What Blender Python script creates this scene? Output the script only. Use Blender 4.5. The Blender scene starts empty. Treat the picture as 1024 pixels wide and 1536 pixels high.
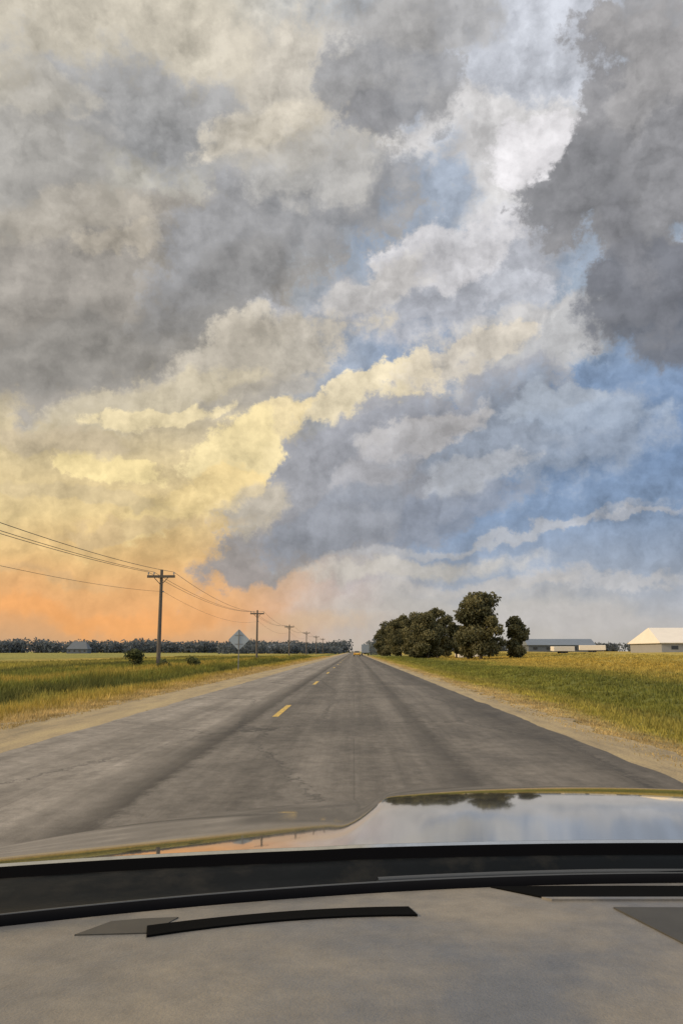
import bpy, math, random
import numpy as np
from mathutils import Vector
rng = np.random.default_rng(7)
random.seed(7)
scene = bpy.context.scene
COL = scene.collection

def lin(c):
    out=[]
    for v in c:
        v=v/255.0
        out.append(v/12.92 if v<=0.04045 else ((v+0.055)/1.055)**2.4)
    return tuple(out)+(1.0,)

# ------------------------------------------------------------------ materials
class NT:
    def __init__(s, nt): s.nt=nt; s.n=nt.nodes; s.l=nt.links
    def new(s,t,**k):
        nd=s.n.new(t)
        for a,b in k.items(): setattr(nd,a,b)
        return nd
    def put(s,sock,v):
        if isinstance(v,bpy.types.NodeSocket): s.l.new(v,sock)
        else: sock.default_value=v
    def math(s,op,a,b=0.0,c=None,clamp=False):
        nd=s.new('ShaderNodeMath',operation=op,use_clamp=clamp)
        s.put(nd.inputs[0],a); s.put(nd.inputs[1],b)
        if c is not None: s.put(nd.inputs[2],c)
        return nd.outputs[0]
    def vmath(s,op,a,b=(0,0,0)):
        nd=s.new('ShaderNodeVectorMath',operation=op)
        s.put(nd.inputs[0],a); s.put(nd.inputs[1],b)
        return nd.outputs[1] if op in('LENGTH',) else nd.outputs[0]
    def noise(s,vec,scale,detail=4,rough=0.55,dist=0.0,dim='3D'):
        nd=s.new('ShaderNodeTexNoise',noise_dimensions=dim)
        if vec is not None: s.l.new(vec,nd.inputs['Vector'])
        nd.inputs['Scale'].default_value=scale; nd.inputs['Detail'].default_value=detail
        nd.inputs['Roughness'].default_value=rough; nd.inputs['Distortion'].default_value=dist
        return nd
    def mix(s,f,a,b,blend='MIX'):
        nd=s.new('ShaderNodeMix',data_type='RGBA',blend_type=blend)
        s.put(nd.inputs[0],f); s.put(nd.inputs[6],a); s.put(nd.inputs[7],b)
        return nd.outputs[2]
    def maprange(s,v,a,b,c=0.0,d=1.0,interp='LINEAR'):
        nd=s.new('ShaderNodeMapRange',interpolation_type=interp)
        s.put(nd.inputs[0],v); nd.inputs[1].default_value=a; nd.inputs[2].default_value=b
        nd.inputs[3].default_value=c; nd.inputs[4].default_value=d
        return nd.outputs[0]
    def ramp(s,f,stops):
        nd=s.new('ShaderNodeValToRGB'); e=nd.color_ramp.elements
        stops=sorted(stops,key=lambda t:t[0])
        e[0].position=stops[0][0]; e[0].color=stops[0][1]
        e[1].position=stops[-1][0]; e[1].color=stops[-1][1]
        for p,c in stops[1:-1]:
            q=e.new(p); q.color=c
        s.put(nd.inputs[0],f)
        return nd.outputs[0]
    def scalevec(s,vec,sc):
        return s.vmath('MULTIPLY',vec,sc)
    def grey(s,v):
        cc=s.new('ShaderNodeCombineColor'); [s.l.new(v,cc.inputs[i]) for i in range(3)]; return cc.outputs[0]

def mat(name):
    m=bpy.data.materials.new(name); m.use_nodes=True
    t=NT(m.node_tree); bs=m.node_tree.nodes['Principled BSDF']
    return m,t,bs

def simple(name,col,rough=0.6,metal=0.0,var=0.25,scale=3.0,bump=0.0,coat=0.0):
    m,t,bs=mat(name)
    tc=t.new('ShaderNodeTexCoord').outputs['Object']
    n=t.noise(tc,scale,6,0.6)
    lo=tuple(v*(1-var) for v in col)+(1,); hi=tuple(min(1,v*(1+var)) for v in col)+(1,)
    t.l.new(t.mix(n.outputs[0],lo,hi),bs.inputs['Base Color'])
    bs.inputs['Roughness'].default_value=rough; bs.inputs['Metallic'].default_value=metal
    bs.inputs['Coat Weight'].default_value=coat
    if bump>0:
        b=t.new('ShaderNodeBump'); b.inputs['Strength'].default_value=bump; b.inputs['Distance'].default_value=0.01
        t.l.new(t.noise(tc,scale*40,3).outputs[0],b.inputs['Height']); t.l.new(b.outputs[0],bs.inputs['Normal'])
    return m

# ------------------------------------------------------------------ mesh builder
class MB:
    def __init__(s): s.v=[]; s.f=[]; s.m=[]
    def add(s,vs,fs,mi=0):
        o=len(s.v); s.v+= [tuple(v) for v in vs]
        for f in fs: s.f.append(tuple(o+i for i in f)); s.m.append(mi)
    def box(s,x0,x1,y0,y1,z0,z1,mi=0):
        vs=[(x0,y0,z0),(x1,y0,z0),(x1,y1,z0),(x0,y1,z0),(x0,y0,z1),(x1,y0,z1),(x1,y1,z1),(x0,y1,z1)]
        s.add(vs,[(3,2,1,0),(4,5,6,7),(0,1,5,4),(1,2,6,5),(2,3,7,6),(3,0,4,7)],mi)
    def tube(s,p0,p1,r0,r1,n=8,mi=0,caps=True):
        p0=Vector(p0);p1=Vector(p1); d=(p1-p0).normalized()
        a=d.cross(Vector((0,0,1)) if abs(d.z)<0.9 else Vector((1,0,0))).normalized(); b=d.cross(a)
        vs=[]
        for p,r in((p0,r0),(p1,r1)):
            for i in range(n):
                t=2*math.pi*i/n; vs.append(p+a*math.cos(t)*r+b*math.sin(t)*r)
        fs=[(i,(i+1)%n,n+(i+1)%n,n+i) for i in range(n)]
        if caps: fs+= [tuple(range(n-1,-1,-1)),tuple(range(n,2*n))]
        s.add(vs,fs,mi)
    def path(s,pts,r,n=6,mi=0):
        for a,b in zip(pts[:-1],pts[1:]): s.tube(a,b,r,r,n,mi,False)
    def prism(s,poly,axis,a,b,mi=0):
        n=len(poly)
        def mk(p,t):
            return {'x':(t,p[0],p[1]),'y':(p[0],t,p[1]),'z':(p[0],p[1],t)}[axis]
        vs=[mk(p,a) for p in poly]+[mk(p,b) for p in poly]
        fs=[tuple(range(n)),tuple(range(2*n-1,n-1,-1))]+[(i,n+i,n+(i+1)%n,(i+1)%n) for i in range(n)]
        s.add(vs,fs,mi)
    def obj(s,name,mats,parent=None,smooth=False,bevel=0,loc=None):
        me=bpy.data.meshes.new(name); me.from_pydata(s.v,[],s.f)
        for m in mats: me.materials.append(m)
        me.polygons.foreach_set('material_index',s.m)
        if smooth: me.polygons.foreach_set('use_smooth',[True]*len(s.f))
        me.update()
        import bmesh
        bm=bmesh.new(); bm.from_mesh(me); bmesh.ops.recalc_face_normals(bm,faces=bm.faces) if len(s.f)<5000 else None
        bm.to_mesh(me); bm.free()
        o=bpy.data.objects.new(name,me); COL.objects.link(o)
        if loc: o.location=loc
        if parent: o.parent=parent
        if bevel:
            b=o.modifiers.new('bevel','BEVEL'); b.width=bevel; b.segments=2; b.limit_method='ANGLE'
        return o
def empty(name,loc=(0,0,0),rz=0):
    e=bpy.data.objects.new(name,None); COL.objects.link(e); e.location=loc; e.rotation_euler[2]=rz
    e.empty_display_size=0.3
    return e

# ------------------------------------------------------------------ terrain shape
def sst(a,b,x):
    t=np.clip((x-a)/(b-a),0,1); return t*t*(3-2*t)
def gz(x,y):
    x=np.asarray(x,float); y=np.asarray(y,float)
    z=np.full(np.broadcast(x,y).shape,-0.02)
    und=0.12*np.sin(x*0.11+y*0.05)*np.cos(y*0.07-x*0.03)+0.05*np.sin(x*0.31+1.3)*np.sin(y*0.23)
    off=np.maximum(sst(7,16,-x),sst(5,14,x))
    z=z+und*off
    z=z-0.40*np.exp(-((x+10.5)/2.0)**2)-0.30*np.exp(-((x-8.3)/1.9)**2)
    z=z+1.25*sst(20,52,x)
    z=z-0.06*sst(4.0,5.2,x)-0.06*sst(6.2,7.5,-x)
    return z
xs=np.concatenate([-np.geomspace(40,4000,26)[::-1],np.arange(-39,-12,1.5),np.arange(-12,14,0.4),np.arange(14,60,2.0),np.geomspace(62,4000,24)])
ys=np.concatenate([[-600,-200,-80,-40,-20,-8],np.arange(0,60,1.5),np.arange(60,200,4),np.geomspace(204,5000,40)])
X,Y=np.meshgrid(xs,ys); Z=gz(X,Y)
nx,ny=len(xs),len(ys)
verts=np.stack([X,Y,Z],-1).reshape(-1,3).tolist()
faces=[(j*nx+i,j*nx+i+1,(j+1)*nx+i+1,(j+1)*nx+i) for j in range(ny-1) for i in range(nx-1)]
me=bpy.data.meshes.new('ground'); me.from_pydata(verts,[],faces); me.polygons.foreach_set('use_smooth',[True]*len(faces))
ground=bpy.data.objects.new('ground',me); COL.objects.link(ground)

def field_color(t,amp=1.0):
    """field colours by distance either side of the road, broken up by noise"""
    g=t.new('ShaderNodeNewGeometry').outputs['Position']
    sx=t.new('ShaderNodeSeparateXYZ'); t.l.new(g,sx.inputs[0])
    flat=t.vmath('MULTIPLY',g,(1,1,0))
    nA=t.noise(t.scalevec(flat,(0.20,0.055,1)),1.0,6,0.62)
    nB=t.noise(t.scalevec(flat,(0.9,0.5,1)),1.0,5,0.65)
    nC=t.noise(t.scalevec(flat,(0.02,0.008,1)),1.0,4,0.6)
    off=t.math('MULTIPLY',t.math('SUBTRACT',nA.outputs[0],0.5),t.maprange(t.math('ABSOLUTE',sx.outputs[0]),5,22,2.0,26))
    off2=t.math('MULTIPLY',t.math('SUBTRACT',nB.outputs[0],0.5),1.6)
    xx=t.math('ADD',t.math('ADD',sx.outputs[0],off),off2)
    f=t.maprange(xx,-60,60)
    def P(x): return (x+60)/120
    straw=(0.46,0.34,0.16,1); gold=(0.41,0.30,0.07,1); yg=(0.33,0.28,0.065,1); green=(0.19,0.19,0.042,1); dark=(0.10,0.105,0.034,1)
    col=t.ramp(f,[(P(-60),(0.26,0.24,0.07,1)),(P(-46),gold),(P(-38),(0.18,0.17,0.05,1)),(P(-30),yg),(P(-23),dark),(P(-18.5),green),(P(-15.5),gold),
        (P(-12.8),green),(P(-10.5),dark),(P(-9.4),yg),(P(-8.0),gold),(P(-6.9),straw),(P(0),straw),(P(4.0),straw),(P(4.8),straw),(P(5.6),yg),(P(7.4),(0.25,0.22,0.06,1)),(P(9.0),green),
        (P(12.2),(0.14,0.15,0.038,1)),(P(15),(0.24,0.22,0.055,1)),(P(19),(0.36,0.28,0.075,1)),(P(27),gold),(P(36),(0.37,0.30,0.085,1)),(P(60),gold)])
    patch=t.maprange(nB.outputs[0],0.38,0.68,0.70,1.3)
    patch2=t.maprange(nC.outputs[0],0.35,0.65,0.8,1.15)
    pm=t.math('MULTIPLY',patch,patch2)
    return t.mix(1.0,col,t.grey(pm),'MULTIPLY'),g
m_ground,t,bs=mat('field_grass')
c,g=field_color(t)
t.l.new(c,bs.inputs['Base Color']); bs.inputs['Roughness'].default_value=0.95; bs.inputs['Specular IOR Level'].default_value=0.1
b=t.new('ShaderNodeBump'); b.inputs['Strength'].default_value=0.9; b.inputs['Distance'].default_value=0.15
t.l.new(t.noise(g,6,5,0.7).outputs[0],b.inputs['Height']); t.l.new(b.outputs[0],bs.inputs['Normal'])
me.materials.append(m_ground)

m_blade,t,bs=mat('grass_blades')
c,g=field_color(t)
at=t.new('ShaderNodeAttribute',attribute_name='shade')
sh=t.maprange(at.outputs['Fac'],0,1,0.75,1.5)
cc=t.new('ShaderNodeCombineColor'); t.l.new(sh,cc.inputs[0]); t.l.new(sh,cc.inputs[1]); t.l.new(t.math('MULTIPLY',sh,0.95),cc.inputs[2])
bcol=t.mix(1.0,c,cc.outputs[0],'MULTIPLY')
t.l.new(bcol,bs.inputs['Base Color']); bs.inputs['Roughness'].default_value=0.8
bs.inputs['Specular IOR Level'].default_value=0.15
tl=t.new('ShaderNodeBsdfTranslucent'); t.l.new(bcol,tl.inputs[0]); mxs=t.new('ShaderNodeMixShader'); mxs.inputs[0].default_value=0.35
t.l.new(bs.outputs[0],mxs.inputs[1]); t.l.new(tl.outputs[0],mxs.inputs[2]); t.l.new(mxs.outputs[0],m_blade.node_tree.nodes['Material Output'].inputs[0])

def tri_mass(name,V,mat_,shade):
    n=len(V)//3
    me=bpy.data.meshes.new(name)
    me.vertices.add(n*3); me.vertices.foreach_set('co',V.astype(np.float32).ravel())
    me.loops.add(n*3); me.loops.foreach_set('vertex_index',np.arange(n*3,dtype=np.int32))
    me.polygons.add(n); me.polygons.foreach_set('loop_start',np.arange(0,n*3,3,dtype=np.int32)); 
    me.update(calc_edges=True)
    a=me.attributes.new('shade','FLOAT','FACE'); a.data.foreach_set('value',shade.astype(np.float32))
    me.materials.append(mat_)
    o=bpy.data.objects.new(name,me); COL.objects.link(o); return o
def blades(N,xr,yr,hfun,per=5):
    y=np.exp(rng.uniform(math.log(yr[0]),math.log(yr[1]),N))
    u=rng.uniform(0,1,N)**1.5
    x=xr[0]+(xr[1]-xr[0])*u
    h,w=hfun(x,y)
    x=np.repeat(x,per);y=np.repeat(y,per);h=np.repeat(h,per)*rng.uniform(0.5,1.25,N*per);w=np.repeat(w,per)
    x=x+rng.normal(0,0.10,len(x)); y=y+rng.normal(0,0.10,len(x))
    th=rng.uniform(0,2*math.pi,len(x)); ln=rng.uniform(0.1,0.6,len(x))*h; la=rng.uniform(0,2*math.pi,len(x))
    z=gz(x,y)-0.02
    a=np.stack([x-np.cos(th)*w,y-np.sin(th)*w,z],-1); b_=np.stack([x+np.cos(th)*w,y+np.sin(th)*w,z],-1)
    c_=np.stack([x+np.cos(la)*ln,y+np.sin(la)*ln,z+h],-1)
    return np.stack([a,b_,c_],1).reshape(-1,3),np.repeat(rng.uniform(0,1,N),per)*0.6+rng.uniform(0,0.4,N*per)
def hl(x,y):
    d=-x
    h=0.08+0.22*sst(6.6,8.6,d)+0.22*np.exp(-((d-13)/3)**2)*(np.sin(y*0.35+x)*0.5+0.5)
    return h*rng.uniform(0.7,1.3,len(x)), 0.014+0.0007*y
def hr(x,y):
    h=0.05+0.09*sst(4.5,7.0,x)+0.04*sst(12,20,x)
    return h*rng.uniform(0.6,1.3,len(x)), 0.012+0.0007*y
V1,s1_=blades(54000,(-6.2,-42),(11,230),hl)
V2,s2_=blades(54000,(3.95,42),(7,230),hr)
tri_mass('grass',np.concatenate([V1,V2]),m_blade,np.concatenate([s1_,s2_]))

# ------------------------------------------------------------------ road
m_asph,t,bs=mat('worn_asphalt')
g=t.new('ShaderNodeNewGeometry').outputs['Position']
sx=t.new('ShaderNodeSeparateXYZ'); t.l.new(g,sx.inputs[0])
streak=t.noise(t.scalevec(g,(2.6,0.08,0)),1.0,7,0.7)
patch=t.noise(t.scalevec(g,(0.50,0.36,0)),1.0,8,0.72,0.4)
fine=t.noise(t.scalevec(g,(1,1,0)),85,3,0.75)
mid=t.noise(t.scalevec(g,(2.4,1.7,0)),2.2,9,0.78)
xw=t.math('ADD',sx.outputs[0],t.math('MULTIPLY',t.math('SUBTRACT',mid.outputs[0],0.5),0.35))
f=t.maprange(xw,-5,4)
def Q(x): return (x+5)/9
def G(v,w=1.0): return (v*1.08,v*0.97,v*0.84*w,1)
lane=t.ramp(f,[(Q(-5),G(.20)),(Q(-4.2),G(.22)),(Q(-3.4),G(.17)),(Q(-2.75),G(.21)),(Q(-2.35),G(.12)),(Q(-2.05),G(.065)),(Q(-1.9),G(.13)),(Q(-1.2),G(.105)),
   (Q(-.5),G(.14)),(Q(.2),G(.105)),(Q(.8),G(.13)),(Q(1.25),G(.070)),(Q(1.45),G(.12)),(Q(2.2),G(.12)),(Q(2.6),G(.09)),(Q(3.1),G(.078)),(Q(4),G(.09))])
k=t.math('MULTIPLY',t.maprange(streak.outputs[0],0.3,0.7,0.75,1.25),t.maprange(patch.outputs[0],0.3,0.7,0.62,1.38))
k=t.math('MULTIPLY',k,t.maprange(mid.outputs[0],0.3,0.7,0.66,1.34))
k=t.math('MULTIPLY',k,t.maprange(fine.outputs[0],0.3,0.7,0.68,1.32))
col=t.mix(1.0,lane,t.grey(k),'MULTIPLY')
vor=t.new('ShaderNodeTexVoronoi',feature='DISTANCE_TO_EDGE'); wv=t.vmath('ADD',t.scalevec(g,(0.30,0.10,0)),t.scalevec(mid.outputs[1],(0.25,0.25,0)))
t.l.new(wv,vor.inputs['Vector']); vor.inputs['Scale'].default_value=1.0
crack=t.math('MULTIPLY',t.maprange(vor.outputs[0],0.002,0.010,0.7,0.0),t.maprange(patch.outputs[0],0.40,0.52,0,1))
col=t.mix(crack,col,(0.035,0.034,0.032,1))
brk=t.new('ShaderNodeTexBrick'); t.l.new(t.scalevec(g,(1,1,0)),brk.inputs['Vector'])
brk.inputs['Scale'].default_value=1.0; brk.inputs['Brick Width'].default_value=3.1; brk.inputs['Row Height'].default_value=6.5; brk.inputs['Mortar Size'].default_value=0.012; brk.inputs['Mortar Smooth'].default_value=0.6; brk.inputs['Bias'].default_value=0.0
brk.inputs['Color1'].default_value=(1,1,1,1); brk.inputs['Color2'].default_value=(0.82,0.82,0.82,1); brk.inputs['Mortar'].default_value=(0.62,0.62,0.62,1)
col=t.mix(0.55,col,t.mix(1.0,col,brk.outputs[0],'MULTIPLY'))
t.l.new(col,bs.inputs['Base Color'])
t.l.new(t.maprange(patch.outputs[0],0.3,0.7,0.75,0.95),bs.inputs['Roughness']); bs.inputs['Specular IOR Level'].default_value=0.25
b=t.new('ShaderNodeBump'); b.inputs['Strength'].default_value=0.6; b.inputs['Distance'].default_value=0.006
t.l.new(fine.outputs[0],b.inputs['Height']); t.l.new(b.outputs[0],bs.inputs['Normal'])

m_grav,t,bs=mat('gravel_shoulder')
g=t.new('ShaderNodeNewGeometry').outputs['Position']
n1=t.noise(t.scalevec(g,(1.4,0.25,0)),1.2,7,0.7); n2=t.noise(g,35,4,0.7)
c=t.ramp(n1.outputs[0],[(0.3,(0.18,0.145,0.09,1)),(0.5,(0.31,0.24,0.135,1)),(0.7,(0.40,0.31,0.16,1))])
t.l.new(t.mix(1.0,c,t.grey(t.maprange(n2.outputs[0],0.3,0.7,0.6,1.35)),'MULTIPLY'),bs.inputs['Base Color']); bs.inputs['Roughness'].default_value=0.95
b=t.new('ShaderNodeBump'); b.inputs['Strength'].default_value=0.7; b.inputs['Distance'].default_value=0.02
t.l.new(n2.outputs[0],b.inputs['Height']); t.l.new(b.outputs[0],bs.inputs['Normal'])
def ragged(name,x0,x1,z,m,jag):
    me=bpy.data.meshes.new(name); yy=np.concatenate([np.arange(-60,120,0.35),np.arange(120,400,3),np.geomspace(400,3600,30)]); v=[];f=[]
    ja=np.convolve(rng.normal(0,jag,len(yy)+2),np.ones(3)/1.7,'valid'); jb=np.convolve(rng.normal(0,jag,len(yy)+2),np.ones(3)/1.7,'valid')
    for k,y in enumerate(yy):
        v+= [(x0+ja[k],y,z),(x1+jb[k],y,z)]
        if k: f.append((2*k-2,2*k-1,2*k+1,2*k))
    me.from_pydata(v,[],f); me.materials.append(m)
    o=bpy.data.objects.new(name,me); COL.objects.link(o); return o
ragged('road_shoulder',-6.45,-4.5,-0.006,m_grav,0.14)
ragged('road_shoulder',3.2,4.20,-0.006,m_grav,0.10)
ragged('road',-4.75,3.42,0.0,m_asph,0.022)
m_yel,t,bs=mat('yellow_road_paint')
g=t.new('ShaderNodeNewGeometry').outputs['Position']; n=t.noise(g,9,6,0.75)
t.l.new(t.mix(t.maprange(n.outputs[0],0.46,0.60),(0.60,0.39,0.06,1),(0.18,0.155,0.10,1)),bs.inputs['Base Color']); bs.inputs['Roughness'].default_value=0.7
mb=MB()
y=17.2
while y<1200:
    mb.add([(-1.71,y,0.004),(-1.58,y,0.004),(-1.58,y+3.7,0.004),(-1.71,y+3.7,0.004)],[(0,1,2,3)]); y+=16.5
mb.obj('road_marking',[m_yel])

# ------------------------------------------------------------------ foliage
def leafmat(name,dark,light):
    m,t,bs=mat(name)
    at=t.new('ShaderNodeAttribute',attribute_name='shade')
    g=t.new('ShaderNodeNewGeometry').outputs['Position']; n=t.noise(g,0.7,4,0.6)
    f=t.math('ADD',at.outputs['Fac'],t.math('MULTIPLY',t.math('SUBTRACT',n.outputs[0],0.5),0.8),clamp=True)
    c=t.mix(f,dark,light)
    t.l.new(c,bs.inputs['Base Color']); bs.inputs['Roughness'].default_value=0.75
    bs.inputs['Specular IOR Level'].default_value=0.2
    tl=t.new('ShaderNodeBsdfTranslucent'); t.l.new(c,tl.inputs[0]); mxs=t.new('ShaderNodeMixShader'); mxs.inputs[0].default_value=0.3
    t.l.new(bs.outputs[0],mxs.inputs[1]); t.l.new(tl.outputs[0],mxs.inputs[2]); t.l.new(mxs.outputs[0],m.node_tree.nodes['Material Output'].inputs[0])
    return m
m_leaf=leafmat('tree_leaves',(0.060,0.064,0.036,1),(0.20,0.18,0.085,1))
m_far=leafmat('hazed_distant_leaves',(0.095,0.112,0.130,1),(0.135,0.152,0.16,1))  # bluish aerial haze painted into the leaf colours
m_bush=leafmat('bush_leaves',(0.05,0.06,0.026,1),(0.13,0.14,0.05,1))
m_bark=simple('bark',(0.07,0.055,0.04),0.9,scale=8,bump=0.5)
def leafquads(C,size,rg):
    n=len(C); a=rg.normal(size=(n,3)); a/=np.linalg.norm(a,axis=1)[:,None]
    b=rg.normal(size=(n,3)); b-= (a*b).sum(1)[:,None]*a; b/=np.linalg.norm(b,axis=1)[:,None]
    s=(size*rg.uniform(0.6,1.3,n))[:,None]
    return np.stack([C-a*s,C+b*s*0.6,C+a*s,C-b*s*0.6],1)
def mesh_quads(name,Q,shade,leaf,bmb=None,bark=None):
    nq=len(Q); V=Q.reshape(-1,3).tolist(); F=[(4*i,4*i+1,4*i+2,4*i+3) for i in range(nq)]; M=[0]*nq; S=list(shade)
    if bmb:
        o=len(V); V+=bmb.v; F+=[tuple(o+i for i in f) for f in bmb.f]; M+=[1]*len(bmb.f); S+=[0.0]*len(bmb.f)
    me=bpy.data.meshes.new(name); me.from_pydata(V,[],F); me.materials.append(leaf)
    if bmb: me.materials.append(bark)
    me.polygons.foreach_set('material_index',M)
    a=me.attributes.new('shade','FLOAT','FACE'); a.data.foreach_set('value',S)
    o=bpy.data.objects.new(name,me); COL.objects.link(o); return o
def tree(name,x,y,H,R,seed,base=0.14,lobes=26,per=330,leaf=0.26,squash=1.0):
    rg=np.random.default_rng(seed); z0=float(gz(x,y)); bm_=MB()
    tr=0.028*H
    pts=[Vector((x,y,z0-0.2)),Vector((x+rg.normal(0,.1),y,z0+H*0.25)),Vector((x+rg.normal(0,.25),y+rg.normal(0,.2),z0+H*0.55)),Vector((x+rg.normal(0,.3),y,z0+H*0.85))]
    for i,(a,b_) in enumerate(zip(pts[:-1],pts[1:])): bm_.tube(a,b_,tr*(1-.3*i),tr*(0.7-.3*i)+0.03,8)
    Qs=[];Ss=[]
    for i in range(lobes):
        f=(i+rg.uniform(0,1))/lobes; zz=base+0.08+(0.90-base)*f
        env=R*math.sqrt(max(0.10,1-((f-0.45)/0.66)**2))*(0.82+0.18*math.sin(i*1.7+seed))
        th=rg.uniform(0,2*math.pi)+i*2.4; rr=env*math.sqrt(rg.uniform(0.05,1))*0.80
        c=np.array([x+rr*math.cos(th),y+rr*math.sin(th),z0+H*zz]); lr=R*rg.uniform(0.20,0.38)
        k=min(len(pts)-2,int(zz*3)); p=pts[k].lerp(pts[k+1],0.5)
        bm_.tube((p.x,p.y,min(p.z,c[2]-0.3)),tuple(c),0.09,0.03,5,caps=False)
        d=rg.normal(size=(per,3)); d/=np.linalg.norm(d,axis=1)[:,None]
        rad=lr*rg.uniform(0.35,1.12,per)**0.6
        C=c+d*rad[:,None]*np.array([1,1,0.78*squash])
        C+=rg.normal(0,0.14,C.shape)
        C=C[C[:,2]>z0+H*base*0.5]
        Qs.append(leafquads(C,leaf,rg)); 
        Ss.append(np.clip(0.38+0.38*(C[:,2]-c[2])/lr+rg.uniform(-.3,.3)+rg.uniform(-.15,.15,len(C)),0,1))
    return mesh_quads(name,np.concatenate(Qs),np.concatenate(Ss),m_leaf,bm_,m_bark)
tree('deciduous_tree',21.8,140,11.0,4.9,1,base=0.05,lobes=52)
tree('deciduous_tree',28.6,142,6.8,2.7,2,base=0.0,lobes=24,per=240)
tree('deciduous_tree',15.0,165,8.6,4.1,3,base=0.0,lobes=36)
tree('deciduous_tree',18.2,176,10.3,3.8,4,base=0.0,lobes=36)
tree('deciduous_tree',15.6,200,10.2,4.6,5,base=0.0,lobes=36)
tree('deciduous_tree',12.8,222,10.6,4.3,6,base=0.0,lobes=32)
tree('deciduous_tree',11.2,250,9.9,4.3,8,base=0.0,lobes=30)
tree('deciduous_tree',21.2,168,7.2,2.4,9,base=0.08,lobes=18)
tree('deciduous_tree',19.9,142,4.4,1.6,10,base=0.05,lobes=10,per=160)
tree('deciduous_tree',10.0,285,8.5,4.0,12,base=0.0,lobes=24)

def bush(name,x,y,H,R,seed,m=None):
    rg=np.random.default_rng(seed); z0=float(gz(x,y)); bm_=MB(); Qs=[];Ss=[]
    for i in range(11):
        th=rg.uniform(0,6.28); rr=R*rg.uniform(0,0.8); c=np.array([x+rr*math.cos(th),y+rr*math.sin(th),z0+H*rg.uniform(0.2,0.8)])
        bm_.tube((x,y,z0-0.05),tuple(c),0.03,0.012,5,caps=False)
        d=rg.normal(size=(120,3)); C=c+d/np.linalg.norm(d,axis=1)[:,None]*(R*0.36*rg.uniform(0.2,1.3,120))[:,None]
        C=C[C[:,2]>z0]; Qs.append(leafquads(C,0.10,rg)); Ss.append(np.clip(rg.uniform(0,.9)+rg.uniform(-.2,.2,len(C)),0,1))
    return mesh_quads(name,np.concatenate(Qs),np.concatenate(Ss),m or m_bush,bm_,m_bark)
for i,(bx,by,bh,br) in enumerate([(-18.6,69,1.6,1.0),(-15.0,64,0.7,0.7),(-14.4,73,0.8,0.8)]):
    bush('bush',bx,by,bh,br,40+i)

def treeline(name,p0,p1,n,H,depth,seed,leaf=1.1,m=None,gap=0.0,per=60):
    rg=np.random.default_rng(seed); Qs=[];Ss=[]
    for i in range(n):
        if rg.random()<gap: continue
        f=(i+rg.random())/n; cx=p0[0]+(p1[0]-p0[0])*f; cy=p0[1]+(p1[1]-p0[1])*f+rg.uniform(-depth,depth)
        h=H*(0.72+0.14*math.sin(f*23+seed)*math.sin(f*61)+rg.uniform(0,0.30)); w=h*rg.uniform(0.4,0.65); z0=float(gz(cx,cy))
        d=rg.normal(size=(per,3)); d/=np.linalg.norm(d,axis=1)[:,None]
        C=np.array([cx,cy,z0+h*0.45])+d*np.array([w,w,h*0.55])*(rg.uniform(0.2,1,per)**0.5)[:,None]
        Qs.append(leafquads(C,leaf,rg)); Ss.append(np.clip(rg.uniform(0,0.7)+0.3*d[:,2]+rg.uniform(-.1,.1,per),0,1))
    return mesh_quads(name,np.concatenate(Qs),np.concatenate(Ss),m or m_far)
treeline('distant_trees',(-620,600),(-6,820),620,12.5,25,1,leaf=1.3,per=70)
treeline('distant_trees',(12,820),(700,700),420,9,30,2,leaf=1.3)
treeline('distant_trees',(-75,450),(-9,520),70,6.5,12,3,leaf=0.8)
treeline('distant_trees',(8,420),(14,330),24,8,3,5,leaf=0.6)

# ------------------------------------------------------------------ utility poles + wires
m_wood=simple('weathered_wood',(0.10,0.085,0.07),0.9,scale=5,bump=0.4)
m_ins=simple('insulator_porcelain',(0.25,0.24,0.22),0.3)
m_wire=simple('wire',(0.05,0.05,0.05),0.5)
PX=-16.6; poles=[-6,69,139,209,285,360,436]
H=8.0
attach=[]
for k,py in enumerate(poles):
    mb=MB(); z0=float(gz(PX,py)); 
    mb.tube((PX,py,z0-0.3),(PX,py,z0+H+0.35),0.19,0.13,12,0)
    mb.box(PX-1.2,PX+1.2,py-0.24,py-0.12,z0+H-0.37,z0+H-0.15,0)
    mb.tube((PX-0.65,py-0.16,z0+H-0.3),(PX,py-0.12,z0+H-1.0),0.035,0.035,6,0)
    mb.tube((PX+0.65,py-0.16,z0+H-0.3),(PX,py-0.12,z0+H-1.0),0.035,0.035,6,0)
    at=[]
    for dx in(-1.1,-0.62,1.1):
        for q,(ra,rb) in enumerate([(0.03,0.03),(0.08,0.07),(0.07,0.03)]):
            zz=z0+H-0.15+q*0.09; mb.tube((PX+dx,py-0.18,zz),(PX+dx,py-0.18,zz+0.09),ra,rb,8,1)
        at.append((PX+dx,py-0.18,z0+H+0.12))
    for dz in(-1.55,):
        mb.box(PX+0.14,PX+0.26,py-0.06,py+0.06,z0+H+dz-0.06,z0+H+dz+0.06,1); at.append((PX+0.2,py,z0+H+dz))
    attach.append(at)
    mb.obj('utility_pole',[m_wood,m_ins])
mb=MB()
for a,b_ in zip(attach[:-1],attach[1:]):
    for j,(p,q) in enumerate(zip(a,b_)):
        sag=[0.9,0.9,1.1,1.1][j]; P=[]
        for i in range(25):
            f=i/24; P.append((p[0]+(q[0]-p[0])*f,p[1]+(q[1]-p[1])*f,p[2]+(q[2]-p[2])*f-4*sag*f*(1-f)))
        mb.path(P,0.018 if j<3 else 0.011,5)
mb.obj('power_line',[m_wire])

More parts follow.
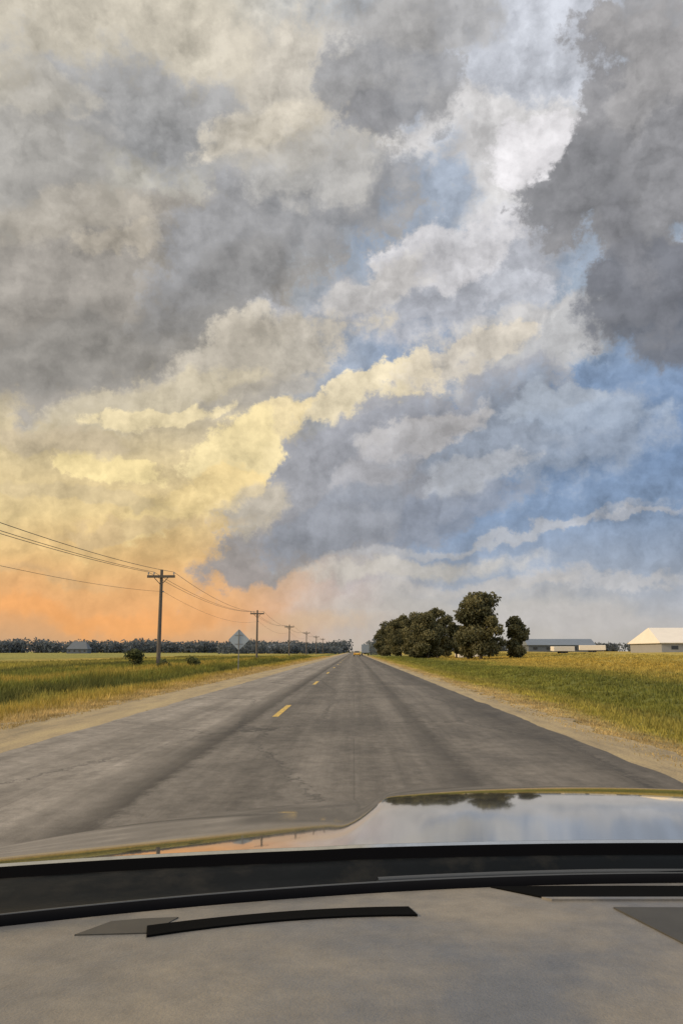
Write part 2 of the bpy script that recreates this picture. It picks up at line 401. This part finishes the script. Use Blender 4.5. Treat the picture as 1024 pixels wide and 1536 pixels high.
# ------------------------------------------------------------------ road sign (seen from behind)
m_alu=simple('sign_aluminium_back',(0.30,0.35,0.40),0.45,0.3,var=0.15,scale=2)
m_steel=simple('galvanised_post',(0.20,0.20,0.20),0.5,0.6)
m_face=simple('sign_yellow_face',(0.75,0.45,0.03),0.4)
mb=MB(); sxp,syp=-8.5,60.0; r=0.80; c0=2.2
zs=float(gz(sxp,syp))
def diamond(rr):
    o=[]
    for i in range(4):
        a=math.pi/2*i+math.pi/2
        for dd in(-0.09,0,0.09):
            rr2=rr*(0.955 if dd==0 else 0.90); ang=a+dd
            o.append((sxp+rr2*math.cos(ang),c0+rr2*math.sin(ang)))
    return o
mb.prism(diamond(r),'y',syp,syp+0.012,0)
mb.prism(diamond(r-0.01),'y',syp+0.014,syp+0.018,2)
mb.box(sxp-0.035,sxp+0.035,syp-0.045,syp-0.003,zs-0.2,c0+0.72,1)
mb.box(sxp-0.3,sxp+0.3,syp-0.02,syp-0.002,c0+0.30,c0+0.35,1); mb.box(sxp-0.3,sxp+0.3,syp-0.02,syp-0.002,c0-0.35,c0-0.30,1)
mb.obj('traffic_sign',[m_alu,m_steel,m_face])

# ------------------------------------------------------------------ buildings
m_white=simple('white_painted_metal',(0.66,0.60,0.52),0.6,var=0.10,scale=0.5)
m_wall=simple('shadow_grey_wall',(0.26,0.26,0.26),0.7,var=0.1,scale=0.6)  # shadow below the roof painted in as a darker wall grey
m_bluegrey=simple('blue_grey_roof',(0.13,0.155,0.19),0.6,var=0.15,scale=0.4)
m_bgwall=simple('blue_grey_wall',(0.09,0.105,0.125),0.7,var=0.15,scale=0.4)  # carries painted distance haze for the farm house and barn
m_glass=simple('window_glass',(0.03,0.035,0.04),0.1,var=0.1)
m_dark=simple('dark_door',(0.06,0.06,0.065),0.5)
def building(name,cx,cy,L,W,wh,rh,mw,mr,hip=0.0,sink=0.3,wins=4,door=True,rz=0):
    z=float(gz(cx,cy))-0.1; E=empty(name,(cx,cy,z),rz)
    mb=MB(); mb.box(-L/2,L/2,-W/2,W/2,-sink,wh); mb.obj('walls',[mw],E)
    ov=0.4; mb=MB(); l=L/2+ov; w=W/2+ov; rl=L/2+ov-hip; t=0.12
    vs=[(-l,-w,wh+.003),(l,-w,wh+.003),(l,w,wh+.003),(-l,w,wh+.003),(-l,-w,wh+t),(l,-w,wh+t),(l,w,wh+t),(-l,w,wh+t),(-rl,0,wh+rh),(rl,0,wh+rh)]
    mb.add(vs,[(3,2,1,0),(0,1,5,4),(1,2,6,5),(2,3,7,6),(3,0,4,7),(4,5,9,8),(6,7,8,9),(5,6,9),(7,4,8)]); mb.obj('roof',[mr],E)
    mb=MB()
    for i in range(wins):
        x=-L/2+L*(i+0.5)/wins; mb.box(x-0.6,x+0.6,-W/2-0.03,-W/2-0.004,wh*0.38,wh*0.75)
    if wins: mb.obj('windows',[m_glass],E)
    if door:
        mb=MB(); mb.box(L*0.5/max(wins,1)*0.9-0.5+0.7,L*0.5/max(wins,1)*0.9+0.5+0.7,-W/2-0.04,-W/2-0.005,0,2.1 if wh>2.3 else wh*0.8); mb.obj('door',[m_dark],E)
    return E
building('metal_building',69.5,150,32,16,1.7,2.9,m_wall,m_white,hip=1.2,wins=7)
building('long_shed',60,240,19,9,2.0,1.9,m_bgwall,m_bluegrey,wins=5)
building('white_house',27.5,190,7,7,2.6,1.8,m_white,m_bluegrey,wins=2)
building('farm_house',-190,560,14,9,3.0,5.2,m_bgwall,m_bgwall,hip=3,wins=4)
building('barn',-50,560,18,10,3.0,3.6,m_bgwall,m_bgwall,wins=3)

m_tyre=simple('tyre_rubber',(0.02,0.02,0.02),0.85)
def wheels(mb,xs_,ys_,r,w,z=0,mi=1):
    for x in xs_:
        for y in ys_: mb.tube((x-w/2,y,z+r),(x+w/2,y,z+r),r,r,16,mi)
def trailer(x,y,rz,L=5.5,hh=2.0):
    E=empty('box_trailer',(x,y,float(gz(x,y))-0.1),rz)
    mb=MB(); mb.box(-L/2,L/2,-1.05,1.05,0.5,hh); mb.obj('box_body',[m_white],E,bevel=0.08)
    mb=MB(); mb.box(-L/2-1.1,-L/2,-0.06,0.06,0.5,0.6,0)
    for yy in(-1.0,0.86): 
        for xx in(-0.45,0.45): mb.tube((xx,yy,0.35),(xx,yy+0.14,0.35),0.35,0.35,16,0)
    mb.obj('wheels_and_tongue',[m_tyre],E)
trailer(43.5,170,0.1,4.5,1.5); trailer(52,178,-0.2,5.5,1.6)

# ------------------------------------------------------------------ distant traffic
def saloon(name,x,y,paint,rz=0):
    E=empty(name,(x,y,0.0),rz)
    prof=[(-2.2,0.35),(2.15,0.35),(2.25,0.55),(2.2,0.82),(1.1,0.95),(-1.5,0.98),(-2.2,0.90),(-2.28,0.6)]
    mb=MB(); mb.prism(prof,'x',-0.9,0.9); mb.obj('body',[paint],E,bevel=0.08)
    mb=MB(); b0=[(-0.80,-1.7,0.95),(0.80,-1.7,0.95),(0.80,1.15,0.93),(-0.80,1.15,0.93)]; t0=[(-0.62,-1.1,1.42),(0.62,-1.1,1.42),(0.62,0.35,1.42),(-0.62,0.35,1.42)]
    mb.add(b0+t0,[(4,5,6,7),(0,1,5,4),(1,2,6,5),(2,3,7,6),(3,0,4,7)]); mb.obj('windows',[m_glass],E,bevel=0.04)
    mb=MB(); mb.prism([(-0.61,-1.08),(0.61,-1.08),(0.61,0.33),(-0.61,0.33)],'z',1.423,1.46); mb.obj('roof',[paint],E,bevel=0.02)
    mb=MB(); wheels(mb,(-0.82,0.82),(-1.35,1.4),0.33,0.22,0,0); mb.obj('wheels',[m_tyre],E)
    mb=MB()
    for s in(-1,1): mb.box(s*0.68-0.16,s*0.68+0.16,-2.32,-2.27,0.68,0.80)
    mb.obj('lamps',[simple('lamp_red',(0.5,0.03,0.02),0.3)],E)
saloon('yellow_car',0.9,225,simple('yellow_car_paint',(0.65,0.38,0.04),0.4,coat=0.3))
E=empty('box_truck',(3.7,262,0))
mb=MB(); mb.box(-1.2,1.2,-3.5,2.2,0.9,3.5); mb.obj('cargo_box',[simple('truck_box',(0.22,0.26,0.31),0.5,var=0.1)],E,bevel=0.05)
mb=MB(); mb.prism([(2.3,0.6),(4.6,0.6),(4.6,1.4),(3.9,1.6),(3.5,2.5),(2.3,2.6)],'x',-1.05,1.05); mb.obj('cab',[m_white],E,bevel=0.06)
mb=MB(); wheels(mb,(-1.0,1.0),(-2.2,3.5),0.48,0.28,0,0); mb.box(-0.4,0.4,-3.4,3.8,0.5,0.89,0); mb.obj('wheels_and_frame',[m_tyre],E)

# ------------------------------------------------------------------ our car: bonnet, cowl, wiper, dashboard
m_paint,t,bs=mat('grey_car_paint')
tc=t.new('ShaderNodeTexCoord').outputs['Object']; n=t.noise(tc,5,5,0.6); n2=t.noise(tc,900,2,0.5)
pc_=t.mix(n2.outputs[0],(0.30,0.295,0.285,1),(0.40,0.395,0.38,1))
t.l.new(pc_,bs.inputs['Base Color'])
bs.inputs['Metallic'].default_value=0.85; t.l.new(t.maprange(n.outputs[0],0.3,0.7,0.035,0.07),bs.inputs['Roughness'])
bs.inputs['Coat Weight'].default_value=0.2; bs.inputs['Coat Roughness'].default_value=0.02
m_black,t,bs=mat('black_cowl_plastic')
tc=t.new('ShaderNodeTexCoord').outputs['Object']; n=t.noise(tc,14,6,0.7)
t.l.new(t.mix(t.maprange(n.outputs[0],0.48,0.7),(0.004,0.005,0.006,1),(0.022,0.021,0.019,1)),bs.inputs['Base Color'])
t.l.new(t.maprange(n.outputs[0],0.35,0.65,0.4,0.7),bs.inputs['Roughness'])
bs.inputs['Specular IOR Level'].default_value=0.07
m_seal=simple('rubber_seal',(0.004,0.004,0.005),0.8); m_seal.node_tree.nodes['Principled BSDF'].inputs['Specular IOR Level'].default_value=0.04
m_dash,t,bs=mat('dashboard_plastic')
tc=t.new('ShaderNodeTexCoord').outputs['Object']; n=t.noise(tc,6,7,0.62); n2=t.noise(tc,500,2,0.6); n4=t.noise(tc,45,6,0.8)
c=t.mix(t.maprange(n.outputs[0],0.38,0.62),(0.100,0.100,0.103,1),(0.195,0.170,0.135,1))  # mottled reflection painted into the base colour as cool and warm patches
c=t.mix(1.0,c,t.grey(t.maprange(n4.outputs[0],0.3,0.7,0.82,1.20)),'MULTIPLY')
t.l.new(c,bs.inputs['Base Color']); t.l.new(t.maprange(n.outputs[0],0.4,0.6,0.38,0.55),bs.inputs['Roughness'])
b=t.new('ShaderNodeBump'); b.inputs['Strength'].default_value=0.6; b.inputs['Distance'].default_value=0.0008
t.l.new(n2.outputs[0],b.inputs['Height']); t.l.new(b.outputs[0],bs.inputs['Normal'])
m_dashdark=simple('dark_trim_plastic',(0.055,0.052,0.046),0.6,var=0.3,scale=30)
m_dashdark.node_tree.nodes['Principled BSDF'].inputs['Specular IOR Level'].default_value=0.2
m_slot=simple('vent_black',(0.004,0.004,0.004),0.9); m_slot.node_tree.nodes['Principled BSDF'].inputs['Specular IOR Level'].default_value=0.03

XC=0.32; CAR=empty('car',(XC,0,0))
def s1(a,b,x):
    u=min(1,max(0,(x-a)/(b-a))); return u*u*(3-2*u)
def bonnet_z(X_,Y_):
    t_=Y_-0.76; d=abs(X_-XC)
    z=1.181-(0.055*t_+0.0756*t_*t_)
    z-=0.105*d*d*(0.44+0.55*s1(-0.10,0.40,t_))
    e=max(0,Y_-1.62); z-=0.9*e*e
    a=max(0,d-0.88); z-=3.0*a*a
    hw=0.33-(Y_-0.84)*0.10
    u=(hw-d)/0.04+0.5; u=min(1,max(0,u)); z+=(0.0005+0.013*s1(0.0,0.55,t_))*u*u*(3-2*u)
    return z
def carobj(name,v,f,m,smooth=True):
    me=bpy.data.meshes.new(name); me.from_pydata([(a-XC,b_,c_) for a,b_,c_ in v],[],f); me.materials.append(m)
    if smooth: me.polygons.foreach_set('use_smooth',[True]*len(f))
    o=bpy.data.objects.new(name,me); COL.objects.link(o); o.parent=CAR; return o
xb=np.linspace(XC-1.0,XC+1.0,301); yb=np.linspace(0.776,2.15,150)
v=[(x,y,bonnet_z(x,y)) for y in yb for x in xb]
nX=len(xb); f=[(j*nX+i,j*nX+i+1,(j+1)*nX+i+1,(j+1)*nX+i) for j in range(len(yb)-1) for i in range(nX-1)]
o1=len(v); v+=[(x,2.22,0.45) for x in xb]; top=(len(yb)-1)*nX
f+=[(top+i,top+i+1,o1+i+1,o1+i) for i in range(nX-1)]
for side in(0,nX-1):
    o2=len(v); sg=-1 if side==0 else 1
    for y in yb:
        v.append((xb[side]+sg*0.03,y,0.72)); v.append((xb[side]-sg*0.02,y,0.38))
    for j in range(len(yb)-1):
        f.append((j*nX+side,(j+1)*nX+side,o2+2*(j+1),o2+2*j)); f.append((o2+2*j,o2+2*(j+1),o2+2*(j+1)+1,o2+2*j+1))
carobj('bonnet_and_wings',v,f,m_paint)
v=[(x,0.7755,bonnet_z(x,0.776)) for x in xb]+[(x,0.7745,bonnet_z(x,0.776)-0.0025) for x in xb]
carobj('bonnet_rear_edge',v,[(nX+i,nX+i+1,i+1,i) for i in range(nX-1)],m_paint)
v=[(x,0.7742,bonnet_z(x,0.776)-0.0026) for x in xb]+[(x,0.772,bonnet_z(x,0.776)-0.016) for x in xb]
carobj('bonnet_seal',v,[(nX+i,nX+i+1,i+1,i) for i in range(nX-1)],m_seal)
mb=MB(); wheels(mb,(-0.83,0.83),(1.55,),0.36,0.24,0,0); mb.obj('front_wheels',[m_tyre],CAR,smooth=False)
WS=lambda x:0.728-0.36*(x-XC)**2
v=[];f=[];xc_=np.linspace(XC-0.93,XC+0.93,120); rows=9
for x in xc_:
    zr=bonnet_z(x,0.776)-0.012; zf=1.150; y0=0.7715; y1=WS(x)+0.006
    for k in range(rows):
        s=k/(rows-1); z=zr+(zf-zr)*s+0.003*math.sin(s*math.pi*3); v.append((x,y0+(y1-y0)*s,z))
f=[(i*rows+k,i*rows+k+1,(i+1)*rows+k+1,(i+1)*rows+k) for i in range(len(xc_)-1) for k in range(rows-1)]
carobj('cowl_panel',v,f,m_black)
mb=MB(); pts=[(x-XC,WS(x),1.157) for x in np.linspace(XC-0.9,XC+0.9,60)]; mb.path(pts,0.007,8); mb.obj('windshield_seal',[m_seal],CAR,smooth=True)
m_wiper=simple('wiper_metal',(0.05,0.053,0.056),0.6,var=0.2)
mb=MB(); pts=[(x-XC,WS(x)+0.024,1.157) for x in np.linspace(-0.28,0.40,30)]; mb.path(pts,0.0018,6)
pts=[(x-XC,WS(x)+0.030,1.158) for x in np.linspace(0.02,0.50,20)]; mb.path(pts,0.0025,6); mb.tube((0.50-XC,WS(.5)+.030,1.13),(0.50-XC,WS(.5)+.030,1.168),0.014,0.012,12)
mb.obj('wiper',[m_wiper],CAR,smooth=True)
v=[];f=[]; rows=24; xd=np.linspace(XC-0.84,XC+0.84,150)
def dash_z(x,s):
    return 1.162-0.004*max(0,1-s*6)+0.004*math.sin(s*2.2)-0.05*max(0,s-0.8)**2*25*0.3
for x in xd:
    yf=WS(x)-0.006; yr_=0.30
    for k in range(rows):
        s=k/(rows-1); v.append((x,yf+(yr_-yf)*s,dash_z(x,s)))
f=[(i*rows+k,i*rows+k+1,(i+1)*rows+k+1,(i+1)*rows+k) for i in range(len(xd)-1) for k in range(rows-1)]
carobj('dashboard',v,f,m_dash)
def dz(x,y):
    yf=WS(x)-0.006; s=min(1,max(0,(yf-y)/(yf-0.30))); return dash_z(x,s)
def raised(name,pt,pb,h,m):
    n=len(pt); loop=list(pt)+list(pb)[::-1]; k=len(loop)
    v=[(p[0],p[1],dz(*p)+h) for p in loop]+[(p[0],p[1],dz(*p)-0.006) for p in loop]
    f=[(i,i+1,k-2-i,k-1-i) for i in range(n-1)]+[(i,(i+1)%k,k+(i+1)%k,k+i) for i in range(k)]
    return carobj(name,v,f,m,False)
us=np.linspace(0,1,24)
def slotc(u): return (-0.14+0.182*u, 0.584+0.046*u-0.012*(2*u-1)**2+0.004)
raised('defroster_bezel',[(-0.172,0.606),(-0.152,0.612),(-0.126,0.614)],[(-0.186,0.570),(-0.160,0.572),(-0.136,0.574)],0.0008,m_dashdark)
raised('defroster_vent',[(slotc(u)[0]-0.002,slotc(u)[1]+0.011) for u in us],[(slotc(u)[0]+0.003,slotc(u)[1]-0.010) for u in us],0.0014,m_slot)
raised('speaker_grille',[(0.112+0.638*i/11,0.704) for i in range(12)],[(x,0.662) for x in np.linspace(0.146,0.75,12)],0.0012,m_slot)
raised('grille_trim',[(x,0.6605) for x in np.linspace(0.144,0.75,6)],[(x,0.653) for x in np.linspace(0.150,0.75,6)],0.0016,m_dash)
raised('airbag_cover',[(x,0.632) for x in np.linspace(0.190,0.62,6)],[(x,0.515-0.1*(x-.2)) for x in np.linspace(0.222,0.62,6)],0.0012,m_dashdark)

# ------------------------------------------------------------------ world: Nishita sky + cloud deck (direction based)
SUN_AZ=-100.0; SUN_EL=26.0
w=bpy.data.worlds.new('World'); scene.world=w; w.use_nodes=True
t=NT(w.node_tree); t.n.clear()
out=t.new('ShaderNodeOutputWorld')
tc=t.new('ShaderNodeTexCoord').outputs['Generated']
sp=t.new('ShaderNodeSeparateXYZ'); t.l.new(tc,sp.inputs[0])
den=t.math('MAXIMUM',t.math('ADD',sp.outputs[1],1.0),0.25)
PX_=t.math('DIVIDE',sp.outputs[0],den); PZ_=t.math('DIVIDE',sp.outputs[2],den)
cb=t.new('ShaderNodeCombineXYZ'); t.l.new(PX_,cb.inputs[0]); t.l.new(PZ_,cb.inputs[1]); P0=cb.outputs[0]
# image pixel coordinates turned into sky directions using camera pitch, yaw and focal length
pc=math.radians(9.88); yc=math.radians(-0.86)
fv=np.array([math.sin(yc)*math.cos(pc),math.cos(yc)*math.cos(pc),math.sin(pc)]); rv=np.array([math.cos(yc),-math.sin(yc),0]); uv=np.cross(rv,fv)
def pixel_to_sky(x,y):
    d=fv+rv*(x-512)/1200+uv*(768-y)/1200; d/=np.linalg.norm(d); return np.array([d[0],d[2]])/(1+d[1])
wn=t.noise(P0,12,3,0.5,dim='2D'); wn2=t.noise(P0,60,4,0.65,dim='2D')
W1=t.scalevec(t.vmath('SUBTRACT',wn.outputs[1],(0.5,0.5,0.5)),(0.044,0.040,0))
W2=t.scalevec(t.vmath('SUBTRACT',wn2.outputs[1],(0.5,0.5,0.5)),(0.017,0.015,0))
Pw=t.vmath('ADD',t.vmath('ADD',P0,W1),W2)
Pv=t.vmath('ADD',t.vmath('ADD',P0,W2),t.scalevec(W1,(0.5,0.5,0)))
def shift(v,o): return t.vmath('ADD',v,(o[0],o[1],0))
def billow(vec,scale=13,det=3.5):
    vo=t.new('ShaderNodeTexVoronoi',voronoi_dimensions='2D',feature='F1',normalize=True)
    vo.inputs['Scale'].default_value=scale; vo.inputs['Detail'].default_value=det; vo.inputs['Roughness'].default_value=0.6; vo.inputs['Lacunarity'].default_value=2.3
    t.l.new(vec,vo.inputs['Vector']); d=vo.outputs['Distance']
    return t.math('SUBTRACT',1.0,t.math('MULTIPLY',t.math('POWER',d,1.3),1.3))
LD=(-0.0050,0.0075)
bA=billow(shift(Pv,(2.3,1.1))); bB=billow(shift(Pv,(2.3+LD[0],1.1+LD[1])))
embB=t.math('SUBTRACT',bA,bB)
mpn=t.new('ShaderNodeMapping'); mpn.inputs['Rotation'].default_value=(0,0,math.radians(-20)); mpn.inputs['Scale'].default_value=(1.0,1.25,1)
t.l.new(P0,mpn.inputs[0])
nA=t.noise(shift(mpn.outputs[0],(3.1,1.7)),12,6,0.58,0.0,'2D').outputs[0]
nB=t.noise(shift(mpn.outputs[0],(3.1-0.006,1.7+0.010)),12,6,0.58,0.0,'2D').outputs[0]
nAc=t.math('SUBTRACT',nA,0.5); emb=t.math('SUBTRACT',nA,nB)
nFc=t.math('SUBTRACT',t.noise(P0,45,8,0.76,0.0,'2D').outputs[0],0.5)
bAc=t.math('SUBTRACT',bA,0.62)
edge=t.math('ADD',t.math('MULTIPLY',nAc,0.8),t.math('MULTIPLY',bAc,1.25))
edge=t.math('MULTIPLY_ADD',nFc,0.75,edge)
def el(y): return float(pixel_to_sky(530,y)[1])
z0_,z1_=-0.02,0.42
def rp(st): return [((el(y)-z0_)/(z1_-z0_),lin(c)) for y,c in st]
sp2=t.new('ShaderNodeSeparateXYZ'); t.l.new(Pw,sp2.inputs[0])
zz=t.maprange(t.math('ADD',t.math('MULTIPLY',sp2.outputs[1],0.5),t.math('MULTIPLY',PZ_,0.5)),z0_,z1_)
L=t.ramp(zz,rp([(985,(190,164,136)),(958,(216,168,122)),(925,(236,172,112)),(885,(234,178,118)),(840,(228,188,128)),(780,(222,196,142)),(700,(216,196,152)),(600,(200,188,164)),(450,(184,179,169)),(250,(188,184,174)),(60,(206,198,180))]))
R=t.ramp(zz,rp([(985,(194,188,180)),(930,(184,182,182)),(860,(160,170,186)),(780,(130,150,178)),(650,(120,144,178)),(540,(138,158,186)),(380,(172,184,200)),(200,(190,197,208)),(40,(196,203,214))]))
mx=t.maprange(sp2.outputs[0],float(pixel_to_sky(260,800)[0]),float(pixel_to_sky(680,700)[0]),0,1,'SMOOTHSTEP')
color=t.mix(mx,L,R)
def paint(color,cx,cy,rx,ry,rot,rgb,soft=0.5,amp=1.0,op=1.0):
    c=pixel_to_sky(cx,cy); k=np.linalg.norm(pixel_to_sky(cx+1,cy)-pixel_to_sky(cx-1,cy))/2
    mp=t.new('ShaderNodeMapping',vector_type='TEXTURE'); mp.inputs['Location'].default_value=(c[0],c[1],0)
    mp.inputs['Rotation'].default_value=(0,0,math.radians(rot)); mp.inputs['Scale'].default_value=(rx*k,ry*k,1)
    t.l.new(Pw,mp.inputs[0])
    d=t.math('SUBTRACT',1.0,t.vmath('LENGTH',mp.outputs[0]))
    d=t.math('MULTIPLY_ADD',edge,amp,d)
    m=t.maprange(d,0.0,soft,0,op,'SMOOTHSTEP')
    return t.mix(m,color,lin(rgb))
B=[  # cloud blobs: centres and radii in image pixels
 (700,920,330,60,0,(190,184,176),.9,.7,.7),
 (430,935,150,26,0,(212,180,144),.9,.6,.6),
 # pale upper sky between banks
 (760,120,240,180,0,(198,201,209),.5,1.2,.9),
 (700,240,210,95,10,(214,211,209),.4,1.2,.85),
 (430,160,190,130,15,(206,198,184),.45,1.2,.85),
 (150,60,220,100,10,(200,192,176),.5,1.2,.8),
 (600,320,130,75,35,(150,163,181),.5,1.1,.85),
 (800,480,180,90,0,(164,176,190),.6,1.1,.8),
 (560,60,60,50,0,(204,202,200),.4,1.2,.6),
 # big grey deck upper-left
 (150,440,430,150,14,(160,154,146),.35,1.2,.95),
 (240,190,190,95,-20,(154,155,158),.5,1.2,.82),
 (50,240,150,110,0,(160,157,153),.6,1.2,.78),
 (400,350,225,84,28,(154,154,156),.4,1.2,.9),
 (150,520,230,55,10,(142,138,132),.45,1.1,.8),
 (330,440,200,46,20,(140,138,136),.5,1.1,.65),
 (120,330,130,40,10,(180,172,158),.5,1.2,.6),
 (180,375,70,26,20,(188,178,161),.4,1.2,.6),
 (380,200,130,40,25,(210,201,184),.45,1.2,.75),
 (470,250,100,60,30,(184,181,176),.5,1.2,.7),
 (60,140,80,40,0,(182,176,164),.4,1.2,.6),
 # cumulus body across the middle
 (640,440,220,90,12,(178,179,185),.45,1.1,.9),
 (650,385,105,56,15,(206,204,206),.35,1.2,.9),
 (560,430,90,40,25,(196,192,188),.4,1.2,.8),
 (760,450,80,44,0,(196,198,205),.4,1.2,.75),
 (760,520,190,60,12,(192,189,186),.4,1.2,.8),
 (420,520,180,50,16,(196,187,171),.4,1.2,.85),
 (250,600,170,40,14,(204,192,166),.4,1.2,.8),
 (400,580,120,26,20,(176,169,158),.4,1.1,.7),
 # lit crest then the shaded body beneath it
 (530,592,130,28,22,(236,220,184),.32,1.3,.88),
 (400,645,100,34,30,(236,216,170),.32,1.3,.88),
 (690,530,110,26,16,(216,205,186),.35,1.3,.7),
 (600,690,300,100,20,(156,157,163),.3,1.1,.95),
 (780,660,220,100,8,(146,156,171),.5,1.1,.85),
 (640,640,110,34,18,(186,182,180),.35,1.2,.8),
 (700,710,100,34,6,(172,174,179),.35,1.2,.75),
 (560,700,60,26,20,(174,172,174),.35,1.2,.6),
 (840,600,80,30,10,(168,176,187),.4,1.2,.7),
 (600,775,200,32,10,(136,143,157),.4,1.0,.85),
 (410,835,150,44,20,(150,147,148),.35,1.0,.9),
 (500,790,110,40,30,(142,146,155),.4,1.0,.8),
 (345,695,90,46,50,(240,220,168),.3,1.25,.92),
 (300,760,100,36,30,(234,208,150),.35,1.2,.85),
 (380,770,60,40,40,(194,182,160),.5,1.1,.7),
 (250,622,100,20,10,(238,220,176),.3,1.25,.85),
 (170,712,100,20,-6,(242,220,162),.3,1.25,.88),
 (60,665,170,26,-4,(196,180,152),.5,1.1,.7),
 (110,748,190,14,-8,(204,184,144),.5,1.0,.7),
 (210,800,170,12,4,(206,180,138),.6,1.0,.6),
 (60,820,120,12,-4,(238,200,138),.5,1.0,.6),
 (120,925,250,24,0,(242,170,102),.9,.7,.7),
 (60,866,190,14,-4,(208,172,126),.9,.8,.5),
 # thin streaks low right
 (760,806,300,10,6,(190,188,187),.7,.8,.6),
 (960,790,110,9,4,(198,195,194),.6,.6,.55),
 (960,868,150,13,3,(200,197,196),.7,.9,.65),
 (620,850,200,20,3,(200,193,182),.7,.8,.75),
 (720,875,180,14,3,(196,190,184),.7,.8,.6),
 (860,925,260,24,0,(190,186,184),.9,.7,.75),
 (900,620,120,26,4,(156,168,185),.6,1.1,.6),
 # dark banks right and top
 (960,260,135,210,6,(144,143,145),.25,1.2,.96),
 (870,270,75,70,0,(136,136,139),.3,1.2,.9),
 (975,440,125,100,-10,(116,118,125),.35,1.0,.92),
 (940,340,60,80,0,(128,128,132),.5,1.2,.7),
 (960,150,60,60,0,(162,160,160),.4,1.2,.7),
 (1000,50,90,110,0,(156,154,154),.4,1.2,.85),
 (590,115,92,82,20,(152,152,154),.35,1.3,.88),
 (620,25,130,45,0,(164,162,160),.5,1.2,.75),
 (560,170,46,34,0,(138,138,141),.4,1.2,.75),
 (785,218,66,40,30,(226,223,225),.35,1.2,.88),
]
for b_ in B: color=paint(color,*b_)
rel=t.math('MULTIPLY_ADD',embB,1.20,1.03); rel=t.math('MULTIPLY_ADD',emb,1.0,rel); rel=t.math('MULTIPLY_ADD',nFc,0.55,rel); rel=t.math('MULTIPLY_ADD',nAc,0.34,rel)
rel=t.math('MULTIPLY_ADD',bAc,0.24,rel)
rel=t.math('MINIMUM',t.math('MAXIMUM',rel,0.72),1.36)
lowfade=t.maprange(PZ_,0.0,0.08,0.12,1.0)
rel=t.math('MULTIPLY_ADD',t.math('SUBTRACT',rel,1.0),lowfade,1.0)
color=t.mix(1.0,color,t.grey(rel),'MULTIPLY')
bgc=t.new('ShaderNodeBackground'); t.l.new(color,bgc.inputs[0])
# added fill light: unseen sky overhead and behind is raised in strength
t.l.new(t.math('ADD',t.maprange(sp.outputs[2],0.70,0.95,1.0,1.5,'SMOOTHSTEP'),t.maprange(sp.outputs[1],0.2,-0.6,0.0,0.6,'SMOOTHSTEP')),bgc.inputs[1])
sky=t.new('ShaderNodeTexSky',sky_type='NISHITA'); sky.sun_disc=False; sky.sun_elevation=math.radians(SUN_EL); sky.sun_rotation=math.radians(SUN_AZ)
bgs=t.new('ShaderNodeBackground'); t.l.new(sky.outputs[0],bgs.inputs[0]); bgs.inputs[1].default_value=0.06
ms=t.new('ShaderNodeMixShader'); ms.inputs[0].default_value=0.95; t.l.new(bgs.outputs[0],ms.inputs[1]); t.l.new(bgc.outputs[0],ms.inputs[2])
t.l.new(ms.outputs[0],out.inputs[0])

sd=bpy.data.lights.new('sun','SUN'); sd.energy=3.3; sd.angle=math.radians(9); sd.color=(1.0,0.78,0.53)
so=bpy.data.objects.new('sun',sd); COL.objects.link(so)
a=math.radians(SUN_AZ); e=math.radians(SUN_EL)
tosun=Vector((math.sin(a)*math.cos(e),math.cos(a)*math.cos(e),math.sin(e)))
so.rotation_euler=tosun.to_track_quat('Z','Y').to_euler(); so.location=(-30,10,30)

# ------------------------------------------------------------------ camera
cd=bpy.data.cameras.new('camera'); cam=bpy.data.objects.new('camera',cd); COL.objects.link(cam)
cd.sensor_fit='VERTICAL'; cd.sensor_height=36; cd.sensor_width=24; cd.lens=36*1200/1536
cd.clip_start=0.02; cd.clip_end=12000
cam.location=(0,0,1.35); cam.rotation_euler=(math.radians(90+9.88),0,math.radians(0.86))
scene.camera=cam
scene.view_settings.view_transform='Standard'; scene.view_settings.look='None'; scene.view_settings.exposure=0
